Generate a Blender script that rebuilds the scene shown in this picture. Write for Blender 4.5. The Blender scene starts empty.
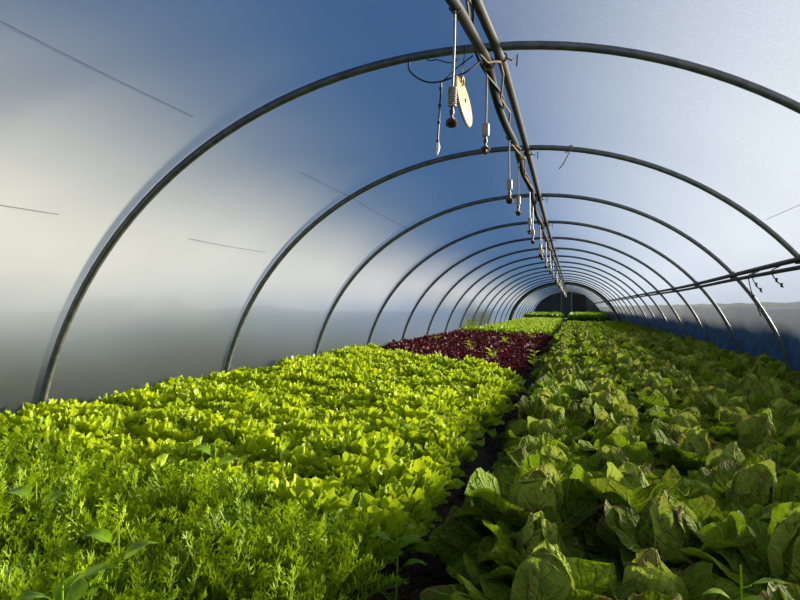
import bpy, math, random
import numpy as np
from mathutils import Vector, Matrix

random.seed(7)
S = bpy.context.scene
COL = S.collection
PI = math.pi

# ------------------------------------------------------------------ constants
D = 2.2                      # hoop spacing
CAMZ = 0.82
YAW = math.radians(13.0)
FPX = 745.0
HORIZ = 307.0
XC = -0.36                   # tunnel axis
R = 2.53                     # hoop radius
ZC = CAMZ - 1.31             # centre of the hoop circle
HOOPS = 24
def hoop_y(n): return (n + 0.587) * D
YEND = 55.2

def drift(y):
    t = min(1.0, max(0.0, (y - 3.5) / 8.5)); t = t * t * (3 - 2 * t)
    return 1.0 - 0.049 * t

def bulge(th):
    # the left haunch of the arch is a little fuller than a true circle
    t = min(1.0, max(0.0, (th - PI / 2) / (PI / 2 - math.asin(-ZC / R))))
    return .07 * math.sin(PI * t ** 1.4)

def project(x, y, z):
    zc = -math.sin(YAW) * x + math.cos(YAW) * y
    xc = math.cos(YAW) * x + math.sin(YAW) * y
    if zc < 0.05: return None
    return 400 + FPX * xc / zc, HORIZ - FPX * (z - CAMZ) / zc, zc

# ------------------------------------------------------------------ object helpers
def mesh(name, V, F, UV=None, RND=None, smooth=True):
    me = bpy.data.meshes.new(name)
    V = np.asarray(V, dtype=np.float32)
    F = np.asarray(F, dtype=np.int32) if not isinstance(F, list) else F
    if isinstance(F, np.ndarray):
        n, k = F.shape
        me.vertices.add(len(V)); me.vertices.foreach_set('co', V.ravel())
        me.loops.add(n * k); me.loops.foreach_set('vertex_index', F.ravel())
        me.polygons.add(n)
        me.polygons.foreach_set('loop_start', np.arange(0, n * k, k, dtype=np.int32))
        me.polygons.foreach_set('loop_total', np.full(n, k, dtype=np.int32))
        me.update(calc_edges=True)
    else:
        me.from_pydata(V.tolist(), [], F)
    li = np.empty(len(me.loops), dtype=np.int32); me.loops.foreach_get('vertex_index', li)
    if UV is not None:
        l = me.uv_layers.new(name='UVMap'); l.data.foreach_set('uv', np.asarray(UV, dtype=np.float32)[li].ravel())
    if RND is not None:
        l = me.uv_layers.new(name='Rnd'); l.data.foreach_set('uv', np.asarray(RND, dtype=np.float32)[li].ravel())
    if smooth:
        me.polygons.foreach_set('use_smooth', np.ones(len(me.polygons), dtype=bool))
    me.update()
    return me

def obj(name, me, mat=None, parent=None, loc=(0, 0, 0)):
    o = bpy.data.objects.new(name, me); COL.objects.link(o)
    o.location = loc
    if mat is not None and me is not None and len(me.materials) == 0: me.materials.append(mat)
    if parent is not None: o.parent = parent
    return o

def empty(name, loc=(0, 0, 0), rz=0.0):
    o = bpy.data.objects.new(name, None); COL.objects.link(o)
    o.empty_display_size = 0.1
    o.location = loc; o.rotation_euler = (0, 0, rz)
    return o

def tag(o, label=None, cat=None, group=None, kind=None):
    if label: o['label'] = label
    if cat: o['category'] = cat
    if group: o['group'] = group
    if kind: o['kind'] = kind
    return o

KIDS = {}
def part(root, name, me, mat, loc=(0, 0, 0)):
    o = obj(name, me, mat, root, loc)
    KIDS.setdefault(root.name, []).append(o)
    return o

def copy_tree(o, parent=None):
    c = o.copy(); COL.objects.link(c)
    if parent is not None: c.parent = parent
    for ch in KIDS.get(o.name, []):
        k = copy_tree(ch, c); KIDS.setdefault(c.name, []).append(k)
    return c

ORD = ['first', 'second', 'third', 'fourth', 'fifth', 'sixth', 'seventh', 'eighth', 'ninth', 'tenth', 'eleventh',
       'twelfth', 'thirteenth', 'fourteenth', 'fifteenth', 'sixteenth', 'seventeenth', 'eighteenth', 'nineteenth',
       'twentieth', 'twenty-first', 'twenty-second', 'twenty-third', 'twenty-fourth', 'twenty-fifth']

# ------------------------------------------------------------------ mesh collector
class MB:
    def __init__(self): self.V = []; self.F = []
    def add(self, V, F):
        b = len(self.V); self.V += [tuple(v) for v in V]; self.F += [[i + b for i in f] for f in F]; return self
    def tube(self, pts, r, segs=10, cap=True):
        pts = [Vector(p) for p in pts]; n = len(pts)
        rr = r if isinstance(r, (list, tuple)) else [r] * n
        t0 = (pts[1] - pts[0]).normalized()
        up = Vector((0, 0, 1)) if abs(t0.z) < 0.9 else Vector((1, 0, 0))
        nrm = t0.cross(up).normalized()
        V = []
        for i in range(n):
            a = pts[max(0, i - 1)]; b = pts[min(n - 1, i + 1)]
            t = (b - a).normalized()
            nrm = (nrm - t * nrm.dot(t)).normalized(); bn = t.cross(nrm)
            for k in range(segs):
                q = 2 * PI * k / segs
                V.append(pts[i] + (nrm * math.cos(q) + bn * math.sin(q)) * rr[i])
        F = []
        for i in range(n - 1):
            for k in range(segs):
                k2 = (k + 1) % segs
                F.append([i * segs + k, i * segs + k2, (i + 1) * segs + k2, (i + 1) * segs + k])
        if cap:
            F.append(list(range(segs))[::-1]); F.append([(n - 1) * segs + k for k in range(segs)])
        return self.add(V, F)
    def lathe(self, prof, segs=20, c=(0, 0, 0)):
        V = []; F = []
        for (r, z) in prof:
            for k in range(segs):
                q = 2 * PI * k / segs
                V.append((c[0] + max(r, 1e-4) * math.cos(q), c[1] + max(r, 1e-4) * math.sin(q), c[2] + z))
        for i in range(len(prof) - 1):
            for k in range(segs):
                k2 = (k + 1) % segs
                F.append([i * segs + k, i * segs + k2, (i + 1) * segs + k2, (i + 1) * segs + k])
        F.append(list(range(segs))[::-1]); F.append([(len(prof) - 1) * segs + k for k in range(segs)])
        return self.add(V, F)
    def box(self, lo, hi):
        x0, y0, z0 = lo; x1, y1, z1 = hi
        V = [(x0, y0, z0), (x1, y0, z0), (x1, y1, z0), (x0, y1, z0), (x0, y0, z1), (x1, y0, z1), (x1, y1, z1), (x0, y1, z1)]
        return self.add(V, [[0, 3, 2, 1], [4, 5, 6, 7], [0, 1, 5, 4], [1, 2, 6, 5], [2, 3, 7, 6], [3, 0, 4, 7]])
    def mesh(self, name, smooth=True): 
        me = mesh(name, self.V, self.F, smooth=smooth)
        if smooth:
            try: me.set_sharp_from_angle(angle=math.radians(40))
            except Exception: pass
        return me

# ------------------------------------------------------------------ materials
class NT:
    def __init__(self, name):
        self.m = bpy.data.materials.new(name); self.m.use_nodes = True
        self.t = self.m.node_tree; self.t.nodes.clear()
        self.out = self.t.nodes.new('ShaderNodeOutputMaterial')
    def n(self, typ, _ins=None, **kw):
        nd = self.t.nodes.new(typ)
        for k, v in kw.items(): setattr(nd, k, v)
        for k, v in (_ins or {}).items(): self.set(nd, k, v)
        return nd
    def set(self, nd, k, v):
        s = nd.inputs[k]
        if isinstance(v, bpy.types.NodeSocket): self.t.links.new(v, s)
        elif isinstance(v, bpy.types.Node): self.t.links.new(v.outputs[0], s)
        else: s.default_value = v
    def math(self, op, a, b=0.0, c=None, clamp=False):
        nd = self.n('ShaderNodeMath', operation=op); nd.use_clamp = clamp
        self.set(nd, 0, a); self.set(nd, 1, b)
        if c is not None: self.set(nd, 2, c)
        return nd.outputs[0]
    def ramp(self, v, a, b, lo=0.0, hi=1.0):
        nd = self.n('ShaderNodeMapRange', {'Value': v, 'From Min': a, 'From Max': b, 'To Min': lo, 'To Max': hi}); nd.interpolation_type = 'SMOOTHSTEP'
        return nd.outputs[0]
    def mix(self, f, a, b, blend='MIX'):
        nd = self.n('ShaderNodeMix', data_type='RGBA', blend_type=blend)
        for s, v in ((nd.inputs[0], f), (nd.inputs[6], a), (nd.inputs[7], b)):
            if isinstance(v, bpy.types.NodeSocket): self.t.links.new(v, s)
            elif hasattr(s.default_value, '__len__') and len(v) == 3: s.default_value = (*v, 1)
            else: s.default_value = v
        return nd.outputs[2]
    def noise(self, scale, vec=None, detail=3, rough=0.5):
        nd = self.n('ShaderNodeTexNoise', {'Scale': scale, 'Detail': detail, 'Roughness': rough})
        if vec is not None: self.set(nd, 'Vector', vec)
        return nd.outputs[0]
    def obj(self): return self.n('ShaderNodeTexCoord').outputs['Object']
    def uv(self, name):
        u = self.n('ShaderNodeUVMap', uv_map=name)
        s = self.n('ShaderNodeSeparateXYZ', {0: u.outputs[0]})
        return s.outputs[0], s.outputs[1]
    def bump(self, h, strength=0.3, dist=0.01):
        return self.n('ShaderNodeBump', {'Height': h, 'Strength': strength, 'Distance': dist}).outputs[0]
    def finish(self, sh): 
        self.t.links.new(sh.outputs[0] if isinstance(sh, bpy.types.Node) else sh, self.out.inputs[0]); return self.m

def pbr(name, col, rough=0.5, metal=0.0, col2=None, scale=40, bump=0.0, spec=0.5):
    t = NT(name); c = (*col, 1)
    p = t.n('ShaderNodeBsdfPrincipled', {'Roughness': rough, 'Metallic': metal, 'Specular IOR Level': spec})
    nz = t.noise(scale, t.obj(), 4)
    if col2 is not None: t.set(p, 'Base Color', t.mix(t.ramp(nz, 0.35, 0.65), col, col2))
    else: t.set(p, 'Base Color', c)
    if bump: t.set(p, 'Normal', t.bump(nz, bump))
    return t.finish(p)

def leaf_material(name, base, tip, rib, dark, fleck=None, fleck_amt=0.0, rough=0.42, trans=0.32, blister=60, bump=0.35, spec=0.4, edge=None, brown=None, veins=False):
    """base colour by age, pale midrib along u=0.5, optional flecks and coloured margin"""
    t = NT(name)
    u, v = t.uv('UVMap'); rnd, age = t.uv('Rnd')
    o = t.obj()
    oi = t.n('ShaderNodeObjectInfo').outputs['Random']
    c = t.mix(age, tip, base)
    r2 = t.math('ADD', t.math('MULTIPLY', rnd, 0.6), t.math('MULTIPLY', oi, 0.4))
    c = t.mix(t.ramp(r2, 0.15, 0.9, 0.0, 0.75), c, dark)
    nz = t.noise(blister, o, 3)
    c = t.mix(t.ramp(nz, 0.4, 0.75, 0.0, 0.35), c, tip)
    if fleck is not None:
        fz = t.noise(75, o, 5, 0.65)
        fz2 = t.noise(9, o, 2)
        f = t.math('MULTIPLY', t.ramp(fz, 0.5, 0.62), t.ramp(t.math('ADD', fz2, t.math('MULTIPLY', rnd, 0.25)), 0.5, 0.75))
        c = t.mix(t.math('MULTIPLY', f, fleck_amt), c, fleck)
    if brown is not None:
        ez = t.math('MAXIMUM', t.ramp(t.math('ABSOLUTE', t.math('SUBTRACT', u, 0.5)), 0.30, 0.5), t.ramp(v, 0.80, 1.0))
        bz = t.ramp(t.math('ADD', t.noise(14, o, 3), t.math('MULTIPLY', rnd, 0.35)), 0.72, 0.92)
        c = t.mix(t.math('MULTIPLY', t.math('MULTIPLY', ez, bz), 0.85), c, brown)
    if edge is not None:
        ez = t.math('MAXIMUM', t.ramp(t.math('ABSOLUTE', t.math('SUBTRACT', u, 0.5)), 0.2, 0.5), t.ramp(v, 0.6, 1.0))
        c = t.mix(t.math('MULTIPLY', ez, 0.6), c, edge)
    wid = t.math('MULTIPLY_ADD', v, -0.045, 0.055)
    rm = t.math('SUBTRACT', 1.0, t.math('DIVIDE', t.math('ABSOLUTE', t.math('SUBTRACT', u, 0.5)), wid), clamp=True)
    c = t.mix(t.math('MULTIPLY', rm, 0.7), c, rib)
    p = t.n('ShaderNodeBsdfPrincipled', {'Base Color': c, 'Roughness': rough, 'Specular IOR Level': spec})
    h = t.math('SUBTRACT', nz, t.math('MULTIPLY', rm, 0.5))
    if veins:                                    # slanting side veins, sunk between puckered leaf tissue
        au = t.math('ABSOLUTE', t.math('SUBTRACT', u, 0.5))
        w = t.math('ADD', t.math('SUBTRACT', t.math('MULTIPLY', v, 46), t.math('MULTIPLY', au, 26)), t.math('MULTIPLY', t.noise(12, o, 2), 7))
        vn = t.ramp(t.math('SINE', w), 0.55, 1.0)
        h = t.math('SUBTRACT', t.math('MULTIPLY', h, 1.4), t.math('MULTIPLY', vn, 0.5))
        c = t.mix(t.math('MULTIPLY', vn, 0.28), c, rib); t.set(p, 'Base Color', c)
    nb = t.bump(h, bump, 0.012)
    t.set(p, 'Normal', nb)
    tr = t.n('ShaderNodeBsdfTranslucent', {'Color': t.mix(0.35, c, tip), 'Normal': nb})
    m = t.n('ShaderNodeMixShader', {0: trans, 1: p.outputs[0], 2: tr.outputs[0]})
    return t.finish(m)

def film_material(name, clear, blur, translucent, diffuse, tint_t, tint_d, speck=0.0, dirt=0.0, gloss=0.06, band=None):
    """thin polythene: part clear, part milky (scatters through), part white dust (scatters back)"""
    t = NT(name); o = t.obj()
    mp = t.n('ShaderNodeMapping', {'Vector': o, 'Scale': (1.0, 0.35, 1.0)}).outputs[0]
    big = t.noise(0.9, mp, 4); fine = t.noise(70, o, 3, 0.7)
    milk = t.math('ADD', t.math('MULTIPLY_ADD', big, 0.25, -0.125), 1.0)
    if speck:
        sp = t.ramp(t.noise(140, o, 2, 0.6), 0.56, 0.68)
        milk = t.math('ADD', milk, t.math('MULTIPLY', sp, speck))
    st = t.n('ShaderNodeMapping', {'Vector': o, 'Scale': (9.0, 22.0, 1.2)}).outputs[0]
    streak = t.ramp(t.noise(1.6, st, 4, 0.6), 0.56, 0.8)
    milk = t.math('ADD', milk, t.math('MULTIPLY', streak, dirt))
    if band is not None:                         # wall's light falloff put into milkiness by height: less low down and at crown
        z = t.n('ShaderNodeSeparateXYZ', {0: o}).outputs[2]
        b0, b1, c0, c1, lo, hi = band
        wob = t.math('MULTIPLY_ADD', t.noise(1.3, mp, 3), 0.3, -0.15)
        zz = t.math('ADD', z, wob)
        milk = t.math('MULTIPLY', milk, t.math('MULTIPLY', t.ramp(zz, b0, b1, lo, 1.0), t.ramp(zz, c0, c1, 1.0, hi)))
    clr = t.n('ShaderNodeBsdfTransparent', {'Color': (*tint_t, 1)})
    tl = t.n('ShaderNodeBsdfTranslucent', {'Color': (*tint_d, 1)})
    df = t.n('ShaderNodeBsdfDiffuse', {'Color': (*tint_d, 1)})
    k = translucent + diffuse
    rf = t.n('ShaderNodeBsdfRefraction', {'Color': (*tint_t, 1), 'Roughness': 0.72, 'IOR': 1.16})
    see = t.n('ShaderNodeMixShader', {0: blur / (blur + clear), 1: clr.outputs[0], 2: rf.outputs[0]})
    ms = t.n('ShaderNodeMixShader', {0: diffuse / k, 1: tl.outputs[0], 2: df.outputs[0]})
    fac = t.math('MULTIPLY', milk, k / (k + clear + blur), clamp=True)
    m1 = t.n('ShaderNodeMixShader', {0: fac, 1: see.outputs[0], 2: ms.outputs[0]})
    gl = t.n('ShaderNodeBsdfGlossy', {'Color': (0.9, 0.93, 1, 1), 'Roughness': 0.32, 'Normal': t.bump(fine, 0.1, 0.004)})
    fr = t.n('ShaderNodeLayerWeight', {'Blend': 0.25}).outputs['Facing']
    m2 = t.n('ShaderNodeMixShader', {0: t.math('MULTIPLY_ADD', fr, gloss * 2.0, 0.01), 1: m1.outputs[0], 2: gl.outputs[0]})
    return t.finish(m2)

M = {}
M['film_left'] = film_material('hazy polythene', 0.08, 0.58, 0.05, 0.24, (0.90, 0.96, 1.0), (0.95, 0.92, 0.86), 0.25, 0.3, 0.05, (0.62, 1.22, 1.3, 2.0, 0.06, 0.33))
M['film_right'] = film_material('condensed polythene', 0.58, 0.02, 0.135, 0.05, (0.88, 0.94, 1.0), (0.74, 0.85, 1.0), 0.45, 0.22, 0.06, (0.6, 1.5, 3.0, 4.0, 0.18, 1.0))
M['steel'] = pbr('galvanised steel', (0.11, 0.12, 0.12), 0.42, 0.6, (0.17, 0.17, 0.16), 25)
M['dark_steel'] = pbr('weathered dark steel', (0.018, 0.02, 0.022), 0.6, 0, (0.034, 0.032, 0.03), 18, 0, 0.2)
M['pipe'] = pbr('black polythene pipe', (0.007, 0.007, 0.008), 0.6, 0, (0.012, 0.011, 0.010), 20, 0, 0.15)
M['cable'] = pbr('black cable', (0.012, 0.012, 0.014), 0.5)
M['old_wire'] = pbr('weathered wire', (0.10, 0.09, 0.08), 0.8)
M['twine'] = pbr('tan twine', (0.24, 0.16, 0.08), 0.9, 0, (0.16, 0.11, 0.06), 60)
M['grey_hose'] = pbr('grey hanging tube', (0.26, 0.27, 0.27), 0.45, 0, (0.2, 0.2, 0.2), 30)
M['weight'] = pbr('cream plastic weight', (0.36, 0.33, 0.26), 0.5, 0, (0.28, 0.25, 0.2), 50)
M['copper'] = pbr('red brown plastic', (0.13, 0.03, 0.02), 0.4, 0, (0.06, 0.018, 0.016), 60)
M['black_plastic'] = pbr('black plastic', (0.015, 0.012, 0.02), 0.4)
M['ivory'] = pbr('ivory plastic', (0.30, 0.225, 0.085), 0.6, 0, (0.26, 0.19, 0.07), 12)
M['ivory_edge'] = pbr('ivory rim', (0.30, 0.22, 0.09), 0.5)
M['white_clip'] = pbr('white plastic', (0.8, 0.8, 0.75), 0.4)
M['wood'] = pbr('weathered grey wood', (0.20, 0.19, 0.16), 0.8, 0, (0.12, 0.12, 0.10), 9, 0.2)
M['net'] = pbr('dark green end sheet', (0.02, 0.035, 0.035), 0.6, 0, (0.035, 0.05, 0.05), 3)
M['black_open'] = pbr('black door board', (0.008, 0.008, 0.010), 0.8)
M['soil'] = pbr('dark moist soil', (0.020, 0.013, 0.009), 0.95, 0, (0.040, 0.027, 0.018), 30, 0.8, 0.2)
M['clod'] = pbr('soil crumbs', (0.028, 0.019, 0.013), 0.95, 0, (0.06, 0.042, 0.03), 60, 0.8, 0.2)
M['grass'] = pbr('rough grass', (0.010, 0.018, 0.012), 0.9, 0, (0.02, 0.026, 0.016), 3, 0.6, 0.2)
M['bank'] = pbr('haze blue bank', (0.06, 0.12, 0.20), 0.9, 0, (0.03, 0.07, 0.12), 4, 0.6, 0.0)  # bluish haze of the shaded lower right film put into the bank colour
M['straw'] = pbr('dry straw', (0.55, 0.46, 0.30), 0.9, 0, (0.40, 0.32, 0.2), 6, 0.5)
M['hedge'] = pbr('hedge leaves', (0.015, 0.032, 0.012), 0.8, 0, (0.03, 0.055, 0.02), 4, 0.8, 0.2)

M['batavia'] = leaf_material('bright green lettuce', (0.25, 0.39, 0.005), (0.64, 0.72, 0.014), (0.56, 0.64, 0.10), (0.12, 0.26, 0.006),
                             trans=0.32, blister=70, bump=0.4, rough=0.5, spec=0.22)
M['far_green'] = leaf_material('plain green lettuce', (0.17, 0.31, 0.006), (0.42, 0.55, 0.015), (0.4, 0.5, 0.08), (0.07, 0.18, 0.006), trans=0.28, blister=50, bump=0.4, rough=0.5, spec=0.2)
M['leafy'] = leaf_material('leafy greens', (0.10, 0.22, 0.006), (0.27, 0.42, 0.012), (0.3, 0.4, 0.08), (0.035, 0.11, 0.006), trans=0.26, blister=50, bump=0.4, rough=0.5, spec=0.2)
M['frisee'] = leaf_material('fine cut leaf', (0.115, 0.25, 0.004), (0.42, 0.55, 0.008), (0.32, 0.42, 0.03), (0.03, 0.11, 0.003),
                            trans=0.28, blister=40, bump=0.15, rough=0.5, spec=0.15)
M['cos'] = leaf_material('speckled cos leaf', (0.105, 0.205, 0.005), (0.27, 0.385, 0.010), (0.38, 0.45, 0.10), (0.04, 0.11, 0.005),
                         (0.085, 0.03, 0.012), 0.85, trans=0.36, blister=55, bump=1.0, veins=True, rough=0.58, spec=0.06, brown=(0.15, 0.07, 0.03))
M['cos_heart'] = leaf_material('speckled cos heart', (0.24, 0.35, 0.02), (0.42, 0.50, 0.06), (0.55, 0.6, 0.24), (0.14, 0.25, 0.014),
                               (0.15, 0.06, 0.03), 0.85, trans=0.36, blister=55, bump=1.0, veins=True, rough=0.58, spec=0.06, brown=(0.22, 0.11, 0.06))
M['red'] = leaf_material('burgundy lettuce', (0.055, 0.008, 0.013), (0.12, 0.016, 0.022), (0.16, 0.10, 0.05), (0.022, 0.004, 0.008),
                         trans=0.2, blister=60, bump=0.4, rough=0.5, spec=0.10)
M['weed'] = leaf_material('broad weed leaf', (0.16, 0.30, 0.008), (0.30, 0.46, 0.015), (0.3, 0.44, 0.05), (0.09, 0.20, 0.006), trans=0.35, bump=0.2, spec=0.15)

# ------------------------------------------------------------------ leaves
def prof_cos(v):
    s = np.clip(v / 0.6, 0, 1); s = s * s * (3 - 2 * s)
    return (0.30 + 0.70 * s) * np.sqrt(np.clip(1 - (np.clip(v - 0.55, 0, 1) / 0.45) ** 2.6, 0.0, 1)) + 0.03
def prof_fan(v):
    s = np.clip(v / 0.72, 0, 1); s = s * s * (3 - 2 * s)
    return (0.20 + 0.80 * s) * np.sqrt(np.clip(1 - 0.92 * (np.clip(v - 0.7, 0, 1) / 0.3) ** 2, 0, 1)) + 0.02
def prof_oval(v):
    return np.sin(PI * np.clip(v, 0, 1) ** 0.8) * 0.98 + 0.04

def leaf(rng, L, W, a0, a1, cup=0.6, amp=0.0, freq=9, nu=8, nv=10, prof=prof_cos, blister=0.0, power=1.3, az=0.0, r0=0.01, z0=0.0, roll=0.0, age=1.0, side=0.0):
    s = np.linspace(0, 1, nv + 1); v = 1 - (1 - s) ** 1.35
    ang = a0 + (a1 - a0) * v ** power
    dv = np.diff(v, prepend=0) * L
    rr = np.cumsum(np.cos(ang) * dv); zz = np.cumsum(np.sin(ang) * dv)
    u = np.linspace(-1, 1, nu + 1)
    U, Vv = np.meshgrid(u, v)
    w = (W * prof(v))[:, None]
    c = max(abs(cup), 1e-3)
    cupv = c * (0.5 + 0.5 * Vv)
    lat = w * np.sin(U * cupv) / cupv
    nn = np.sign(cup) * w * (1 - np.cos(U * cupv)) / cupv
    edge = np.maximum(np.abs(U), np.clip((Vv - 0.5) / 0.5, 0, 1) ** 1.5)
    th = np.arctan2(U * w, (Vv - 0.35) * L)
    p1, p2, p3 = rng.uniform(0, 6.28, 3)
    ruf = amp * edge ** 2 * (np.sin(freq * th + p1) + 0.6 * np.sin(2.17 * freq * th + p2)) * np.clip(Vv * 2.2, 0, 1)
    nn = nn + ruf
    tt = 0.7 * amp * edge ** 2 * np.sin(1.4 * freq * th + p3) * np.clip(Vv * 2, 0, 1)
    if blister:
        nn = nn + blister * (np.sin(U * 7 + p1) * np.sin(Vv * 13 + p2) + 0.6 * np.sin(U * 13 + p3) * np.sin(Vv * 23 + p1))
    lat = lat + roll * nn + side * Vv ** 2 * L
    A = ang[:, None]
    X = rr[:, None] - np.sin(A) * nn + np.cos(A) * tt
    Z = zz[:, None] + np.cos(A) * nn + np.sin(A) * tt
    X = X + r0
    P = np.stack([X * math.cos(az) - lat * math.sin(az), X * math.sin(az) + lat * math.cos(az), Z + z0], -1).reshape(-1, 3)
    i = np.arange(nv)[:, None] * (nu + 1) + np.arange(nu)[None, :]
    F = np.stack([i, i + 1, i + nu + 2, i + nu + 1], -1).reshape(-1, 4)
    UV = np.stack([(U + 1) / 2, Vv], -1).reshape(-1, 2)
    RN = np.tile([rng.uniform(), age], (len(P), 1))
    return P, F, UV, RN

def merge(parts):
    V = []; F = []; U = []; Rn = []; b = 0
    for p, f, u, r in parts:
        V.append(p); F.append(f + b); U.append(u); Rn.append(r); b += len(p)
    return np.concatenate(V), np.concatenate(F), np.concatenate(U), np.concatenate(Rn)

GA = 2.39996
def cos_plant(seed, lod=0):
    g = np.random.default_rng(seed)
    nu, nv = ((14, 16), (3, 4))[lod > 0]
    out = []; heart = []
    k = 0
    n_out, n_mid, n_h = ((9, 8, 7), (6, 5, 3))[lod > 0]
    for i in range(n_out):
        az = i * 2 * PI / n_out + g.uniform(-.25, .25)
        out.append(leaf(g, g.uniform(.22, .27), g.uniform(.095, .125), math.radians(g.uniform(34, 56)), math.radians(g.uniform(-70, 20)), g.uniform(-.3, .7),
                        g.uniform(.012, .024), g.uniform(2.6, 5.4), nu, nv, prof_cos, .0036, 1.3, az, .025, .01, g.uniform(-.2, .2), 1.0, g.uniform(-.12, .12)))
    for i in range(n_mid):
        az = i * 2 * PI / n_mid + g.uniform(-.3, .3) + .4
        out.append(leaf(g, g.uniform(.22, .27), g.uniform(.082, .11), math.radians(g.uniform(60, 78)), math.radians(g.uniform(-60, 50)), g.uniform(.1, .9),
                        g.uniform(.011, .022), g.uniform(3, 5.2), nu, nv, prof_cos, .004, 1.5, az, .02, .02, g.uniform(-.2, .2), g.uniform(.4, .8), g.uniform(-.1, .1)))
    for i in range(n_h):
        az = i * GA + g.uniform(-.3, .3)
        heart.append(leaf(g, g.uniform(.19, .25), g.uniform(.060, .078), math.radians(g.uniform(80, 92)), math.radians(g.uniform(85, 140)), g.uniform(.7, 1.2),
                          g.uniform(.008, .014), g.uniform(3, 5.5), nu, nv, prof_cos, .004, 2.2, az, .045 - .004 * i, .03, 0, g.uniform(.2, .6)))
    return merge(out), merge(heart)

def batavia_plant(seed, lod=0, scale=1.0):
    g = np.random.default_rng(seed)
    nu, nv = ((18, 10), (4, 3))[lod > 0]
    out = []
    N = (42, 11)[lod > 0]
    for i in range(N):
        q = 1 - i / (N - 1)                       # outer -> inner
        a0 = math.radians(40 + 45 * (1 - q) + g.uniform(-8, 8)); a1 = math.radians(15 + 75 * (1 - q) + g.uniform(-25, 15))
        L = (.145 + .03 * q + g.uniform(-.015, .02)) * scale
        amp = (.0135, .010)[lod > 0] * scale
        out.append(leaf(g, L, (.033 + .014 * q + g.uniform(-.005, .005)) * scale, a0, a1, g.uniform(.3, .7), amp, g.uniform(6, 8.5), nu, nv, prof_fan, .0015, 1.2,
                        i * GA + g.uniform(-.2, .2), .012 + .02 * q, .03 * (1 - q) + .02, 0, .25 + .75 * q, g.uniform(-.1, .1)))
    return merge(out)

def red_plant(seed, lod=0):
    g = np.random.default_rng(seed)
    nu, nv = ((8, 5), (4, 3))[lod > 0]
    out = []
    N = (22, 10)[lod > 0]
    for i in range(N):
        q = 1 - i / (N - 1)
        a0 = math.radians(35 + 50 * (1 - q) + g.uniform(-8, 8)); a1 = math.radians(5 + 70 * (1 - q) + g.uniform(-25, 15))
        out.append(leaf(g, .13 + .06 * q + g.uniform(-.01, .02), .044 + .016 * q, a0, a1, g.uniform(.3, .6), .011, g.uniform(5, 7), nu, nv, prof_fan, .001, 1.2,
                        i * GA, .012 + .02 * q, .02, 0, .2 + .8 * q, g.uniform(-.1, .1)))
    return merge(out)

def frisee_leaf(g, L, a0, a1, az, r0, age, tw):
    """a narrow midrib with pointed, forward-swept side lobes, like fine cut endive"""
    n = 11
    v = np.linspace(0, 1, n + 1)
    ang = a0 + (a1 - a0) * v ** 1.4
    dv = np.diff(v, prepend=0) * L
    rr = np.cumsum(np.cos(ang) * dv); zz = np.cumsum(np.sin(ang) * dv)
    P = []; F = []; UV = []
    hw = .0034 * (1 - .5 * v)
    sw = tw * np.sin(v * 2.2) * .03
    def pt(r, l, nrm, a):
        return (r - math.sin(a) * nrm, l, 0 + math.cos(a) * nrm)
    for i in range(n + 1):
        for sgn in (-1, 1):
            P.append((rr[i], sw[i] + sgn * hw[i], zz[i])); UV.append((.5 + .02 * sgn, v[i]))
    for i in range(n): F.append((2 * i, 2 * i + 1, 2 * i + 3, 2 * i + 2))
    def lobe(base, a, d, ln, wd, up, lev, vv):
        # tapered, slightly curved strip; d = (along, lateral)
        b = len(P)
        ax, lx = d
        px, pl = -lx, ax
        for s, wf, upf in ((0, .75, 0), (.5, 1.0, .35), (.85, .6, .8), (1.08, .04, 1.1)):
            along = ax * ln * s; l = lx * ln * s; nn = up * upf * ln
            for sg in (-1, 1):
                al = along + px * wd * wf * sg; la = l + pl * wd * wf * sg
                x = base[0] + math.cos(a) * al - math.sin(a) * nn
                z = base[2] + math.sin(a) * al + math.cos(a) * nn
                P.append((x, base[1] + la, z)); UV.append((.5 + .5 * min(1, s), min(1, vv + s * .2)))
        for k in range(3): F.append((b + 2 * k, b + 2 * k + 1, b + 2 * k + 3, b + 2 * k + 2))
        if lev:
            for sg in (-1, 1):
                q = math.atan2(lx, ax) + sg * g.uniform(.6, .95)
                s = g.uniform(.3, .6)
                bb = (base[0] + math.cos(a) * ax * ln * s, base[1] + lx * ln * s, base[2] + math.sin(a) * ax * ln * s)
                lobe(bb, a, (math.cos(q), math.sin(q)), ln * g.uniform(.42, .6), wd * .75, up, 0, vv)
    for i in range(3, n + 1):
        f = (i - 3) / (n - 3)
        ln = (.013 + .019 * math.sin(PI * (.25 + .6 * f))) * g.uniform(.75, 1.25)
        for sgn in (-1, 1):
            q = g.uniform(.75, 1.05) * (1 - .35 * f) * sgn
            lobe((rr[i] - .004 * math.cos(ang[i]), sw[i], zz[i] - .004 * math.sin(ang[i])), ang[i], (math.cos(q), math.sin(q)), ln, .0031, g.uniform(.1, 1.0), i > 4, v[i])
    lobe((rr[n], sw[n], zz[n]), ang[n], (1, 0), .020, .0036, .3, 1, 1.0)
    P = np.array(P); X = P[:, 0] + r0; Y = P[:, 1]
    Q = np.stack([X * math.cos(az) - Y * math.sin(az), X * math.sin(az) + Y * math.cos(az), P[:, 2] + .01], -1)
    return Q, np.array(F), np.array(UV), np.tile([g.uniform(), age], (len(Q), 1))

def frisee_plant(seed):
    g = np.random.default_rng(seed)
    out = []
    N = 58
    for i in range(N):
        q = 1 - i / (N - 1)
        out.append(frisee_leaf(g, .17 + .075 * g.uniform(), math.radians(50 + 38 * (1 - q) + g.uniform(-10, 10)), math.radians(5 + 60 * (1 - q) + g.uniform(-35, 35)),
                               i * GA + g.uniform(-.3, .3), .01 + .025 * q, .2 + .8 * q, g.uniform(-1, 1)))
    return merge(out)

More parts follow.
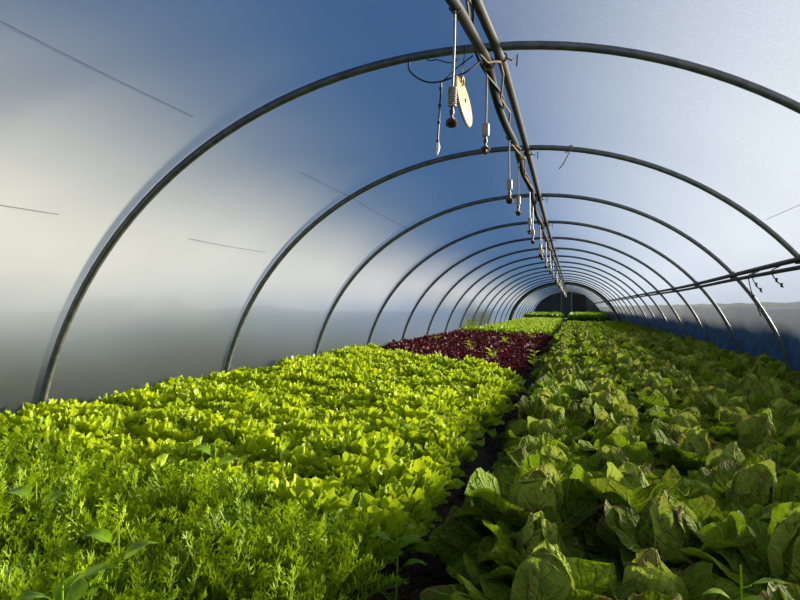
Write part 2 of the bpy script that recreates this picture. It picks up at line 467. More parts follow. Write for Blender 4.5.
def weed_plant(seed, n=7, L=.07, W=.025, tall=0.06):
    g = np.random.default_rng(seed)
    parts = []
    for i in range(n):
        parts.append(leaf(g, L * g.uniform(.8, 1.2), W * g.uniform(.85, 1.2), math.radians(g.uniform(20, 60)), math.radians(g.uniform(-30, 20)), .4, .002, 3, 6, 7, prof_oval, 0, 1.2,
                          i * GA, .015, tall * (.35 + .65 * i / n), 0, g.uniform(.2, 1)))
    stem = MB(); stem.tube([(0, 0, -.02), (.004, 0, tall * .5), (0, .004, tall)], [.004, .003, .002], 6)
    for i in range(n):
        z = tall * (.35 + .65 * i / n); az = i * GA
        stem.tube([(0, 0, z - .008), (.018 * math.cos(az), .018 * math.sin(az), z + .002)], .0016, 5)
    return merge(parts), stem

# ------------------------------------------------------------------ setting
RF = R + 0.026       # film sits on the outside of the hoops
T0 = math.asin((0.0 - ZC) / R)
def film(name, th0, th1, mat):
    nt = 44; ys = []
    y = -6.5
    per = 8
    y = hoop_y(0) - 4 * D
    while y < YEND: ys.append(y); y += D / per
    ys.append(YEND)
    V = []
    for yy in ys:
        ph = ((yy / D - 0.587) % 1.0)
        sag = 0.022 * math.sin(PI * ph) ** 2
        k = drift(yy)
        for i in range(nt + 1):
            th = th0 + (th1 - th0) * i / nt
            r = RF + bulge(th) - sag * (0.4 + 0.6 * abs(math.cos(th)))
            z = (ZC + r * math.sin(th)); z = z * k if z > 0 else z
            V.append((XC + r * math.cos(th), yy, z))
    n = nt + 1
    F = np.array([[a * n + i, a * n + i + 1, (a + 1) * n + i + 1, (a + 1) * n + i] for a in range(len(ys) - 1) for i in range(nt)])
    o = obj(name, mesh(name, V, F), mat)
    return tag(o, kind='structure')
tag(film('wall_left', PI / 2, PI - T0 + 0.04, M['film_left']), 'hazy polythene skin of the tunnel, left of the ridge')
tag(film('wall_right', PI / 2, T0 - 0.04, M['film_right']), 'milky polythene skin of the tunnel, right of the ridge')

# soil inside the tunnel, beds slightly mounded
def bed_z(x): return .035 * min(1, max(0, (-.55 - x) / .5)) + .06 * min(1, max(0, (-1.4 - x) / .9)) if x < 0 else .01
def soil():
    g = np.random.default_rng(3)
    xs = np.concatenate([np.linspace(XC - R - .3, -1.2, 26), np.linspace(-1.1, .3, 60), np.linspace(.4, XC + R + .3, 26)])
    ys = np.concatenate([np.linspace(-4, .6, 12), np.linspace(.7, 6, 110), np.linspace(6.3, YEND + .5, 110)])
    X, Y = np.meshgrid(xs, ys)
    path = np.exp(-((X + .43) / .14) ** 2)
    Z = -.05 * path + .008 * np.sin(X * 9 + Y * 3) + g.normal(0, .007, X.shape)
    Z += np.vectorize(bed_z)(X)
    edge = (X < XC - R + .05) | (X > XC + R - .05)
    Z[edge] = -.02
    V = np.stack([X, Y, Z], -1).reshape(-1, 3)
    n = len(xs)
    i = (np.arange(len(ys) - 1)[:, None] * n + np.arange(n - 1)[None]).ravel()
    F = np.stack([i, i + 1, i + n + 1, i + n], -1)
    return obj('floor', mesh('floor', V, F), M['soil'])
tag(soil(), 'dark moist soil of the beds and path', kind='structure')

def outside():
    g = np.random.default_rng(5)
    def strip(name, xs, zf, lab, mat):
        ys = np.concatenate([np.linspace(-8, 20, 90), np.linspace(21, 140, 60)])
        X, Y = np.meshgrid(np.array(xs), ys)
        Z = np.vectorize(zf)(X, Y) 
        V = np.stack([X, Y, Z], -1).reshape(-1, 3); n = len(xs)
        i = (np.arange(len(ys) - 1)[:, None] * n + np.arange(n - 1)[None]).ravel()
        F = np.stack([i, i + 1, i + n + 1, i + n], -1)
        tag(obj(name, mesh(name, V, F), mat), lab, kind='structure')
    xr = XC + RF + .0
    bx = xr + .22
    jit = {}
    def right(x, y):
        if x < bx: return -.03
        h = BANK + .035 * math.sin(y * 2.3) * math.sin(y * .9 + 1) + .02 * math.sin(y * 7.1)
        t = min(1, (x - bx) / .28)
        return -.03 + (h + .03) * t if t < 1 else h
    strip('ground', [xr + .03, bx - .01, bx, bx + .1, bx + .2, bx + .3, bx + .8, bx + 2.4, bx + 2.6, bx + 3, bx + 3.4, bx + 3.6, bx + 8, bx + 30, bx + 90], right, 'rough bank outside the right of the tunnel', M['bank'])
    m = MB()
    m.tube([(bx + 3.0, y, BANK + .09 + .02 * math.sin(y * 1.7)) for y in np.linspace(-6, 110, 150)], .085, 8)
    tag(obj('straw_windrow', m.mesh('straw_windrow'), M['straw']), 'pale dry straw line outside, glimpsed through the right film', 'straw', kind='stuff')
    xl = XC - RF
    strip('ground', [xl - 90, xl - 30, xl - 8, xl - 3, xl - .3, xl - .05], lambda x, y: -.04, 'rough grass outside the left of the tunnel', M['grass'])
BANK = 0.77
outside()

def blob(name, c, rx, ry, rz, seed, mat, amp=.12):
    g = np.random.default_rng(seed)
    nu, nv = 40, 20
    V = []
    for j in range(nv + 1):
        ph = PI * j / nv - PI / 2
        for i in range(nu):
            t = 2 * PI * i / nu
            V.append((math.cos(ph) * math.cos(t), math.cos(ph) * math.sin(t), math.sin(ph)))
    V = np.array(V)
    d = np.ones(len(V))
    for k in range(9):
        a = g.normal(size=3) * (2 + k * .9); d += amp / (1 + .4 * k) * np.sin(V @ a + g.uniform(0, 6.28))
    V = V * d[:, None] * np.array([rx, ry, rz])
    V[:, 2] = np.maximum(V[:, 2] + c[2], 0) - .04
    V[:, 0] += c[0]; V[:, 1] += c[1]
    F = [[j * nu + i, j * nu + (i + 1) % nu, (j + 1) * nu + (i + 1) % nu, (j + 1) * nu + i] for j in range(nv) for i in range(nu)]
    return obj(name, mesh(name, V, np.array(F)), mat)
tag(blob('shrub', (-4.6, 27.5, .6), 1.0, 1.8, .72, 11, M['hedge']), 'blurred dark shrub seen through the left film beyond the red lettuces', 'shrub')
for i, (y, s) in enumerate([(3.2, 1.0), (8.0, .9), (12.8, 1.1), (17.6, .9)]):
    tag(blob('bush', (-8.2, y, .35), 1.5, 2.9, .52 * s, 20 + i, M['hedge']), 'low grey green bush glimpsed through the left film, %s from the camera' % ORD[i], 'bush', 'bushes outside the left film')

# end wall with a door
def end_wall():
    V = [(XC, YEND - .02, .0)]; n = 40; k = drift(YEND)
    for i in range(n + 1):
        th = T0 + (PI - 2 * T0) * i / n
        V.append((XC + (RF - .03 + bulge(th)) * math.cos(th), YEND - .02, (ZC + (RF - .03 + bulge(th)) * math.sin(th)) * k))
    V2 = V + [(x, y + .06, z) for x, y, z in V]
    m = n + 2
    F = [[0, i + 2, i + 1] for i in range(n)] + [[m, m + i + 1, m + i + 2] for i in range(n)]
    F += [[i + 1, i + 2, m + i + 2, m + i + 1] for i in range(n)] + [[1, 0, m, m + 1], [0, n + 1, m + n + 1, m]]
    tag(obj('wall_back', mesh('wall_back', V2, F, smooth=False), M['net']), 'dark end wall of the tunnel', kind='structure')
end_wall()
dm = MB(); dm.box((.0, YEND - .12, 0), (1.0, YEND - .04, 1.75)); d_ = tag(obj('door_1', dm.mesh('door_1', False), M['black_open']), 'black door in the far end wall', kind='structure')
for x in (-.75, -.03):
    pm = MB(); pm.box((x - .05, YEND - .14, 0), (x + .05, YEND - .04, 1.85)); tag(obj('trim_%d' % (1 if x < -.5 else 2), pm.mesh('trim', False), M['steel']), 'pale upright of the end wall frame', kind='structure')

# ------------------------------------------------------------------ hoops
def hoop_pts(y, r=R, n=64):
    k = drift(y); pts = []
    for i in range(n + 1):
        th = T0 + (PI - 2 * T0) * i / n
        q = r + bulge(th)
        pts.append((XC + q * math.cos(th), y, (ZC + q * math.sin(th)) * k))
    return pts
def on_film(th, y, r=R):
    r = r + bulge(th)
    return Vector((XC + r * math.cos(th), y, (ZC + r * math.sin(th)) * drift(y)))
TH_P = math.acos((1.54 - XC) / R)          # purlin angle
for n in range(1, HOOPS + 1):
    y = hoop_y(n)
    if n == 15: continue
    m = MB(); p = hoop_pts(y); m.tube([(a, 0, c) for a, b, c in p], .0205, 12)
    if n == 1: lab = 'nearest steel hoop, arching overhead above the ivory disc and cables'
    elif n == 2: lab = 'second steel hoop from the camera, with a loose twine end tied right of the ridge'
    elif n < 15: lab = '%s steel hoop from the camera, in front of the thick dark arch' % ORD[n - 1]
    else: lab = 'thin hoop far down the tunnel, beyond the thick dark arch'
    e = empty('tunnel_hoop', (0, y, 0)); tag(e, lab, 'hoop', 'steel hoops of the polytunnel')
    part(e, 'arch_tube', m.mesh('arch_tube'), M['steel'])
    if n < 9:
        for th, nm in ((math.acos((-.33 - XC) / R), 'ridge_clamp'), (TH_P, 'purlin_clamp')):
            c = on_film(th, 0, R); c.z = (ZC + R * math.sin(th)) * drift(y)
            q = MB(); pts = []
            for k in range(13):
                a = 2 * PI * k / 12
                pts.append(c + Vector((.027 * math.cos(a) * math.cos(th) , 0.0 + .027 * math.sin(a), .027 * math.cos(a) * math.sin(th))) + Vector((-.028 * math.sin(th) * 0, 0, 0)))
            q.tube(pts, .005, 6); q.box(c + Vector((-.014, -.03, -.05)), c + Vector((.014, .03, -.016)))
            part(e, nm, q.mesh(nm), M['dark_steel'])
# thick arch where two tunnels join
y15 = hoop_y(15); e = empty('junction_arch', (0, y15, 0)); tag(e, 'thick dark arch band far down the tunnel where the film changes', 'arch')
for dy in (-.12, .12):
    m = MB(); m.tube([(a, dy, c) for a, b, c in hoop_pts(y15, R - .02)], .045, 10); part(e, 'arch_tube', m.mesh('arch_tube'), M['dark_steel'])
k = drift(y15); V = []; F = []
for i in range(65):
    th = T0 + (PI - 2 * T0) * i / 64
    for r, dy in ((R - .02, -.12), (R - .02, .12), (R - .14, .12), (R - .14, -.12)):
        r += bulge(th)
        V.append((XC + r * math.cos(th), dy, max(0, (ZC + r * math.sin(th)) * k)))
for i in range(64):
    for q in range(4):
        a = 4 * i + q; b = 4 * i + (q + 1) % 4; F.append([a, b, b + 4, a + 4])
part(e, 'arch_board', mesh('arch_board', V, F, smooth=False), M['wood'])

# ------------------------------------------------------------------ ridge tube, purlins, supply pipe
def zr(y, zrel): return (CAMZ + zrel) * drift(y)
ys = [i * .3 for i in range(4, int(YEND / .3))]
def ridge_x(y): return -.325 - .03 * max(0, (3.5 - y) / .6) if y < 3.5 else -.325
m = MB(); m.tube([(ridge_x(y), y, zr(y, 1.185 + .006 * math.sin(y * 1.3))) for y in ys], .021, 12)
tag(obj('ridge_tube', m.mesh('ridge_tube'), M['dark_steel']), 'straight steel tube running along the tunnel ridge', 'tube')
g = random.Random(2)
def pipe_pt(y):
    ph = (y / D - .587) % 1.0
    x = -.385; z = 1.155 - .055 * math.sin(PI * ph) ** 2 * (1 + .5 * math.sin(y * 1.7))
    x += .02 * math.sin(y * 2.9) * math.sin(PI * ph)
    if y < 3.4: x -= .055 * min(1.6, (3.4 - y) / .8); z -= .03 * (3.4 - y)
    return (x, y, zr(y, z))
ys2 = [i * .11 for i in range(11, int(54.8 / .11))]
m = MB(); m.tube([pipe_pt(y) for y in ys2], .0225, 10)
tag(obj('water_pipe', m.mesh('water_pipe'), M['pipe']), 'black water pipe sagging in waves beside the ridge tube', 'pipe')
# power cable + twine wound around the pipe
m = MB(); m.tube([(pipe_pt(y)[0] + .035 * math.sin(y * 5.1), y, pipe_pt(y)[2] + .012 + .035 * math.cos(y * 4.3)) for y in [2.0 + i * .08 for i in range(200)]], .006, 6)
tag(obj('ridge_cable', m.mesh('ridge_cable'), M['cable']), 'thin black cable wound loosely along the water pipe', 'cable')
m = MB()
m.tube([(-.405, 2.6, zr(2.6, 1.24)), (-.402, 2.9, zr(2.9, 1.22)), (-.415, 3.1, zr(3.1, 1.19)), (-.40, 3.3, zr(3.3, 1.13)), (-.375, 3.42, zr(3.4, 1.125)), (-.345, 3.46, zr(3.5, 1.14)), (-.325, 3.5, zr(3.5, 1.15)),
        (-.322, 3.62, zr(3.6, 1.13)), (-.36, 3.9, zr(3.9, 1.09)), (-.345, 4.3, zr(4.3, 1.12)), (-.39, 4.7, zr(4.7, 1.06)), (-.36, 5.2, zr(5.2, 1.08)), (-.335, 5.6, zr(5.6, 1.12)), (-.37, 6.1, zr(6, 1.08)), (-.34, 7, zr(7, 1.11))], .0055, 6)
tag(obj('twine_strand', m.mesh('twine_strand'), M['twine']), 'tan twine strand winding between ridge tube and water pipe', 'twine')
# tie wires at first hoops
for n in range(1, 7):
    y = hoop_y(n); px = pipe_pt(y); m = MB()
    c = Vector((px[0], y + .02, px[2]))
    pts = [c + Vector((.026 * math.cos(a), .01 * a * .3, .026 * math.sin(a))) for a in [k * .5 for k in range(26)]]
    top = Vector((-.325, y + .03, zr(y, 1.185)))
    pts += [top + Vector((.027 * math.cos(a + 2), .006 * a, .027 * math.sin(a + 2))) for a in [k * .5 for k in range(14)]]
    pts += [top + Vector((.05, .05, -.01)), top + Vector((.075, .05, .02)), top + Vector((.07, .06, -.035))]
    m.tube(pts, .0042, 5)
    tag(obj('tie_wire', m.mesh('tie_wire'), M['twine']), 'tan tie wire lashing the pipe to the ridge by the %s hoop' % ORD[n - 1], 'wire', 'tie wires along the ridge')

# right hand purlin: two tubes
ys3 = [i * .3 for i in range(3, int(54 / .3))]
def pur(y, dth, rr):
    c = on_film(TH_P + dth, y, rr); return (c.x, y, c.z)
m = MB(); m.tube([pur(y, 0, R - .04) for y in ys3], .019, 10)
tag(obj('side_purlin', m.mesh('side_purlin'), M['dark_steel']), 'upper of two steel tubes along the right wall', 'tube')
m = MB(); m.tube([pur(y, -.018 - .0022 * max(0, 8 - y), R - .052) for y in ys3], .016, 10)
tag(obj('side_rail', m.mesh('side_rail'), M['dark_steel']), 'lower rusty tube running beneath the purlin on the right wall', 'tube')
# strings hanging off the purlin
for (y0, y1, dz, nm, lab) in ((7.15, 6.9, .34, 'twine_end', 'long dark loose string hanging from the right purlin near the third hoop'),
                              (7.0, 6.85, .14, 'twine_end', 'short knotted string hanging from the right purlin near the third hoop'),
                              (6.35, 6.2, .12, 'twine_end', 'dark ragged string end under the right purlin by the picture edge')):
    p0 = Vector(pur(y0, -.02, R - .06)); m = MB()
    pts = [p0 + Vector((.06, 0, .05)), p0 + Vector((0, -.01, .02)), p0]
    for k in range(1, 7):
        f = k / 6; pts.append(p0 + Vector((.05 * f * f + .006 * math.sin(k * 3), (y1 - y0) * f, -dz * f)))
    m.tube(pts, .005, 5)
    for k in (3, 5): m.tube([pts[2 + k] + Vector((0, -.01, .01)), pts[2 + k] + Vector((.004, .01, -.012))], .010, 6)
    tag(obj(nm, m.mesh(nm), M['cable']), lab, 'string', 'loose strings on the right purlin')
m = MB(); p0 = on_film(math.acos((-.02 - XC) / R), hoop_y(2), R)
pts = [p0 + Vector((.028 * math.cos(a), .028 * math.sin(a), .028 * math.cos(a + .3))) for a in [k * .7 for k in range(10)]] + [p0 + Vector((-.01, -.04, -.06)), p0 + Vector((-.04, -.06, -.12)), p0 + Vector((-.07, -.07, -.16))]
m.tube(pts, .004, 5); tag(obj('twine_end', m.mesh('twine_end'), M['twine']), 'loose twine end dangling from the second hoop, right of the ridge', 'string')

# long wires against the left film
for (x, y0, y1, nm) in ((-1.70, -1.5, 3.3, 0), (-2.25, -1.5, 3.1, 1), (-1.70, 4.6, 8, 2), (-2.25, 4.2, 5.4, 3), (1.3, 4.2, 5.6, 4)):
    th = math.acos((x - XC) / R); m = MB()
    pts = []
    yy = y0
    while yy <= y1:
        ph = ((yy / D - 0.587) % 1.0); sag = .022 * math.sin(PI * ph) ** 2 * (0.4 + 0.6 * abs(math.cos(th)))
        c = on_film(th, yy, RF - sag - .003); pts.append((c.x, yy, c.z)); yy += .1
    m.tube(pts, .0014, 5)
    lab = ['upper dark wire lying along the left film before the nearest hoop', 'lower dark wire lying along the left film before the nearest hoop',
           'faint upper wire on the left film beyond the nearest hoop', 'faint lower wire on the left film just beyond the nearest hoop',
           'faint dark wire slanting across the milky right film'][nm]
    tag(obj('film_wire', m.mesh('film_wire'), M['old_wire']), lab, 'wire', 'wires lying on the film')

# ------------------------------------------------------------------ sprinklers
def sprinkler(ribbed, L):
    root = empty('hanging_sprinkler')
    m = MB(); m.tube([(0, 0, .02), (.002, 0, -L * .5), (0, 0, -L)], .0055, 8); part(root, 'drop_tube', m.mesh('drop_tube'), M['grey_hose'])
    m = MB(); m.tube([(-.024, 0, .01), (0, 0, .026), (.024, 0, .01), (0, 0, -.018), (-.024, 0, .01)], .004, 6); part(root, 'hook', m.mesh('hook'), M['black_plastic'])
    m = MB()
    if ribbed:
        pr = [(.008, 0)]
        for k in range(8):
            z = -.004 - k * .0088
            pr += [(.0185, z), (.0185, z - .0045), (.0095, z - .0046), (.0095, z - .0085)]
        pr += [(.018, -.076), (.018, -.082), (.009, -.084)]
        m.lathe(pr[::-1], 20, (0, 0, -L)); wl = .084
    else:
        m.lathe([(.008, 0), (.0165, -.003), (.018, -.008), (.018, -.058), (.016, -.064), (.008, -.066)][::-1], 18, (0, 0, -L)); wl = .066
    part(root, 'weight', m.mesh('weight'), M['weight'])
    m = MB(); m.lathe([(.007, 0), (.007, -.012), (.010, -.014), (.010, -.03), (.006, -.032), (.006, -.045), (.012, -.047), (.012, -.055)][::-1], 14, (0, 0, -L - wl)); part(root, 'connector', m.mesh('connector'), M['copper'])
    z = -L - wl - .05
    m = MB()
    m.lathe([(.010, 0), (.021, -.004), (.0245, -.012), (.020, -.019), (.010, -.022)][::-1], 16, (0, 0, z))
    for s in (-1, 1): m.tube([(s * .015, 0, z - .012), (s * .020, 0, z - .018), (s * .018, 0, z - .027), (s * .006, 0, z - .033)], .0055, 6)
    nh = part(root, 'nozzle_head', m.mesh('nozzle_head'), M['copper'])
    m = MB(); m.lathe([(.004, 0), (.019, -.003), (.015, -.012), (.005, -.017)][::-1], 14, (0, 0, z - .020)); part(nh, 'spinner', m.mesh('spinner'), M['black_plastic'])
    return root
s1 = sprinkler(True, .315); p = pipe_pt(2.71); s1.location = (p[0] - .004, 2.71, p[2] - .02); s1.rotation_euler = (.0, .03, 0); s1.scale = (.9, .9, .89)
tag(s1, 'nearest hanging sprinkler with a ribbed cream weight, left of the ivory disc', 'sprinkler', 'sprinklers hanging under the ridge')
proto = None
for i in range(1, 46):
    yy = 3.55 + (i - 1) * 1.115 + g.uniform(-.06, .06)
    if yy > 54: break
    p = pipe_pt(yy)
    o = sprinkler(False, .255) if proto is None else copy_tree(proto)
    proto = proto or o
    o.location = (p[0] - .012, yy, p[2] - .02 + g.uniform(-.012, .012)); o.rotation_euler = (g.uniform(-.03, .03), g.uniform(-.03, .03), g.uniform(0, 6))
    lab = ('%s hanging sprinkler from the camera, smooth cream weight and red brown head' % ORD[i]) if i < 10 else 'tiny hanging sprinkler in the far cluster under the ridge'
    tag(o, lab, 'sprinkler', 'sprinklers hanging under the ridge')

# ------------------------------------------------------------------ ivory disc, cables
e = empty('hanging_disc', (-.478, 3.36, CAMZ + .935)); tag(e, 'oval looking ivory disc hanging from cables beside the nearest sprinkler', 'disc')
right = Vector((math.cos(YAW), math.sin(YAW), 0)); fwd = Vector((-math.sin(YAW), math.cos(YAW), 0)); upv = Vector((0, 0, 1))
nrm = (right * .93 + upv * .19 - fwd * .33).normalized()
a1 = (upv * math.cos(.26) - right * math.sin(.26)).normalized(); a1 = (a1 - nrm * a1.dot(nrm)).normalized(); a2 = nrm.cross(a1)
rot = Matrix((a2, a1, nrm)).transposed().to_4x4()
m = MB(); m.lathe([(.10, -.009), (.114, -.006), (.116, 0), (.114, .004), (.108, .0065), (.02, .0075)], 48)
o = part(e, 'disc_face', m.mesh('disc_face'), M['ivory']); o.matrix_local = rot
m = MB(); m.lathe([(.117, -.007), (.1185, -.005), (.1185, -.001), (.117, .001)], 48)
o = part(e, 'rim', m.mesh('rim'), M['ivory_edge']); o.matrix_local = rot
m = MB(); m.lathe([(.010, .006), (.010, .012), (.006, .014)], 14); o = part(e, 'centre_bolt', m.mesh('centre_bolt'), M['black_plastic']); o.matrix_local = rot
m = MB(); m.tube([(0.0, .085, .006), (.018, .092, .016), (.012, .108, .018), (-.010, .108, .018), (-.018, .092, .016), (-.010, .075, .014), (0, .07, .006)], .005, 8)
o = part(e, 'hanging_loop', m.mesh('hanging_loop'), M['ivory_edge']); o.matrix_local = rot
def ray(px, py, y):
    u = px - 400; v = HORIZ - py
    d = fwd * FPX + right * u + upv * v
    t = y / d.y
    return Vector((0, 0, CAMZ)) + d * t
def cable(name, pix, r, mat, lab, cat='cable', group=None, segs=6):
    pts = [ray(*p) for p in pix]; m = MB()
    q = []
    for i in range(len(pts) - 1):
        p0 = pts[max(0, i - 1)]; p1 = pts[i]; p2 = pts[i + 1]; p3 = pts[min(len(pts) - 1, i + 2)]
        for k in range(6):
            t = k / 6
            q.append(.5 * ((2 * p1) + (p2 - p0) * t + (2 * p0 - 5 * p1 + 4 * p2 - p3) * t * t + (3 * p1 - p0 - 3 * p2 + p3) * t ** 3))
    q.append(pts[-1])
    m.tube(q, r, segs)
    return tag(obj(name, m.mesh(name), mat), lab, cat, group)
Y1 = hoop_y(1)
GC = 'black cables slung from the nearest hoop'
cable('slung_cable', [(409, 61, Y1 - .02), (409, 69, Y1 - .04), (417, 77, 3.42), (428, 81.5, 3.4), (440, 81, 3.38), (455, 76, 3.38), (466, 71.5, 3.38), (475, 65, 3.4), (481, 60, 3.42)], .0042, M['cable'], 'black cable slung from the nearest hoop past the disc to the pipe', 'cable', GC)
cable('slung_cable', [(441, 82, 3.37), (448, 76, 3.38), (456, 68, 3.4), (465, 61, 3.42), (473, 55, 3.44)], .0032, M['cable'], 'thin cable rising from the knot toward the ridge pipe', 'cable', GC)
cable('slung_cable', [(424, 56, Y1 - .02), (430, 60, 3.42), (437, 59, 3.42), (449, 62, 3.42), (456, 60, 3.42), (462, 54, Y1 - .02)], .0028, M['cable'], 'short wavy cable loop just under the nearest hoop', 'cable', GC)
cable('slung_cable', [(465, 44, Y1 - .025), (464.5, 55, 3.42), (463, 66, 3.4), (461.5, 76, 3.38)], .0022, M['cable'], 'thin cord from the nearest hoop down to the ivory disc', 'cord', GC)
e = empty('pull_cord', ray(441, 81, 3.37)); o0 = Vector(e.location)
m = MB(); m.tube([ray(x, y, 3.37) - o0 for x, y in ((441, 81), (441.3, 88), (440.2, 100), (439.4, 115), (438.4, 130), (437.6, 141))], .0042, 7); part(e, 'cord', m.mesh('cord'), M['cable'])
for (x, y) in ((440.8, 88), (439.8, 105), (438.8, 122), (437.7, 141)):
    m = MB(); c = ray(x, y, 3.37) - o0; m.lathe([(.003, -.008), (.0075, -.004), (.0075, .004), (.003, .008)], 10, tuple(c)); part(e, 'knot', m.mesh('knot'), M['cable'])
m = MB(); m.tube([ray(x, y, 3.37) - o0 for x, y in ((437.6, 142), (438.3, 146), (438.0, 150), (437, 155))], [.006, .0085, .0075, .003], 8); part(e, 'pull_tip', m.mesh('pull_tip'), M['white_clip'])
tag(e, 'dark pull cord with a white tip hanging left of the nearest sprinkler', 'cord')

# ------------------------------------------------------------------ planting
def visible(x, y, z, mpx=0):
    p = project(x, y, z)
    if p is None: return False
    return -mpx < p[0] < 800 + mpx and p[1] < 600 + mpx
def plant_visible(x, y, h=.3, r=.17):
    return any(visible(x + dx, y + dy, zz) for dx in (-r, 0, r) for dy in (-r, 0, r) for zz in (.05, h))

def yb1(x): return 2.02 + max(0, (-.36 - x)) * .36            # fine cut leaf -> green lettuce
def yb2(x): return 7.25 + max(0, (-.36 - x)) * 1.2            # green lettuce -> red lettuce
YB3 = 18.6
YCOS = 29.0

def place(kind, variants, spots, scale=(.9, 1.1), tilt=.10, z=-.005):
    """variants: list of (root object with children or a mesh object); spots: (x, y, label, group)"""
    used = set(); rg = random.Random(kind)
    for i, (x, y, sc, lab, grp, cat) in enumerate(spots):
        v = rg.randrange(len(variants))
        if v in used: o = copy_tree(variants[v])
        else: o = variants[v]; used.add(v)
        o.location = (x, y, z + bed_z(x)); o.rotation_euler = (rg.uniform(-tilt, tilt), rg.uniform(-tilt, tilt), rg.uniform(0, 2 * PI))
        s = rg.uniform(*scale) * sc; o.scale = (s, s, s * rg.uniform(.92, 1.1))
        tag(o, lab, cat, grp)
    for v in range(len(variants)):
        if v not in used:
            for ch in KIDS.get(variants[v].name, []): bpy.data.objects.remove(ch)
            bpy.data.objects.remove(variants[v])

def rows_to_spots(cells, fmt, far, far_row, grp, cat, colname):
    """cells: {(row, col): (x, y, s)}; rows counted from the camera among visible plants"""
    vis_rows = sorted({r for (r, c), p in cells.items() if plant_visible(p[0], p[1])})
    idx = {r: i for i, r in enumerate(vis_rows)}
    out = []
    for (r, c), (x, y, s) in sorted(cells.items()):
        if r in idx and idx[r] < far_row and c < len(colname):
            lab = fmt % (ORD[idx[r]], colname[c])
        else: lab = far
        out.append((x, y, s, lab, grp, cat))
    return out

def stuff(name, plants, spots, mat, label, cat, z=-.005, scale=(.9, 1.1)):
    g = np.random.default_rng(len(spots) + 17)
    V = []; F = []; U = []; Rn = []; b = 0
    for (x, y) in spots:
        p, f, u, r = plants[g.integers(len(plants))]
        a = g.uniform(0, 6.28); s = g.uniform(*scale)
        q = np.stack([p[:, 0] * math.cos(a) - p[:, 1] * math.sin(a), p[:, 0] * math.sin(a) + p[:, 1] * math.cos(a), p[:, 2]], -1) * s + np.array([x, y, z])
        V.append(q); F.append(f + b); U.append(u); Rn.append(r); b += len(q)
    if not V: return
    o = obj(name, mesh(name, np.concatenate(V), np.concatenate(F), np.concatenate(U), np.concatenate(Rn)), mat)
    return tag(o, label, cat, kind='stuff')

gp = random.Random(21)
COLS = ['nearest the path', 'second from the path', 'third from the path', 'fourth from the path', 'fifth from the path', 'sixth from the path',
        'seventh from the path', 'eighth from the path', 'ninth from the path', 'tenth from the path', 'eleventh from the path', 'twelfth from the path']

# --- fine cut endive, front of the left bed
cells = {}
for c in range(11):
    for r in range(0, 11):
        x = -.66 - c * .21 + gp.uniform(-.03, .03)
        if x < XC - R + .22: continue
        y = yb1(x) - .10 - (10 - r) * .205 + gp.uniform(-.03, .03)
        if y < .75 or not plant_visible(x, y, .32, .3): continue
        cells[(r, c)] = (x, y, 1.0)
spots = rows_to_spots(cells, 'fine-cut bright green endive, %s row from the front, %s', 'fine-cut green endive at the near left corner of the bed', 20, 'endives in the left bed', 'endive', COLS)
var = [obj('endive_plant', mesh('endive_plant', *frisee_plant(100 + i)), M['frisee']) for i in range(5)]
place('frisee', var, spots, (.84, 1.06), .16)
NF = len(spots)

# --- bright green lettuces behind them
cells = {}; extra = []
for c in range(10):
    x0 = -.64 - c * .225
    r = 0
    y = yb1(x0) + .14
    while y < yb2(x0) - .1:
        x = x0 + gp.uniform(-.035, .035) + (.11 if r % 2 else 0)*0
        if x > XC - R + .19 and plant_visible(x, y, .3, .3): cells[(r, c)] = (x, y + gp.uniform(-.03, .03), 1.0)
        r += 1; y += .25
spots = rows_to_spots(cells, 'frilly yellow-green lettuce, %s row behind the endive, %s', 'frilly yellow-green lettuce in the crowded rows just before the red patch', 25, 'yellow-green lettuces in the left bed', 'lettuce', COLS)
n_near = len(spots)
far = []
y = YB3
while y < 54.5:
    for c in range(9): far.append((-.66 - c * .25 + gp.uniform(-.04, .04), y + gp.uniform(-.05, .05)))
    y += .29
left_n = max(0, 296 - n_near)
ind, rest = far[:left_n], far[left_n:]
var = []
for i in range(6):
    var.append(obj('green_lettuce', mesh('green_lettuce', *batavia_plant(200 + i)), M['batavia']))
place('batavia', var, spots, (.84, 1.2), .18)
var = [obj('green_lettuce', mesh('green_lettuce', *batavia_plant(230 + i, 1, 1.15)), M['far_green']) for i in range(4)]
place('batavia far', var, [(x, y, 1.1, 'small bright green lettuce in the distant block behind the red lettuces', 'green lettuces behind the red patch', 'lettuce') for x, y in ind])
taller = [p for p in rest if p[1] > 45]; rest = [p for p in rest if p[1] <= 45]
lowg = [batavia_plant(240 + i, 1, 1.2) for i in range(4)]
y = YCOS
while y < 54:
    if not 33.5 < y < 43:
        for c in range(8): (taller if y > 43 else rest).append((-.14 + c * .27, y))
    y += .3
stuff('green_lettuce_rows', lowg, rest, M['far_green'], 'uncountable bright green lettuces at the far end of the tunnel', 'lettuce')

taller = [p for p in taller if abs(p[0] + .42) > .45]
stuff('leafy_green_rows', lowg, taller, M['leafy'], 'taller leafy greens in the last rows before the dark end wall', 'greens', scale=(1.8, 2.2))

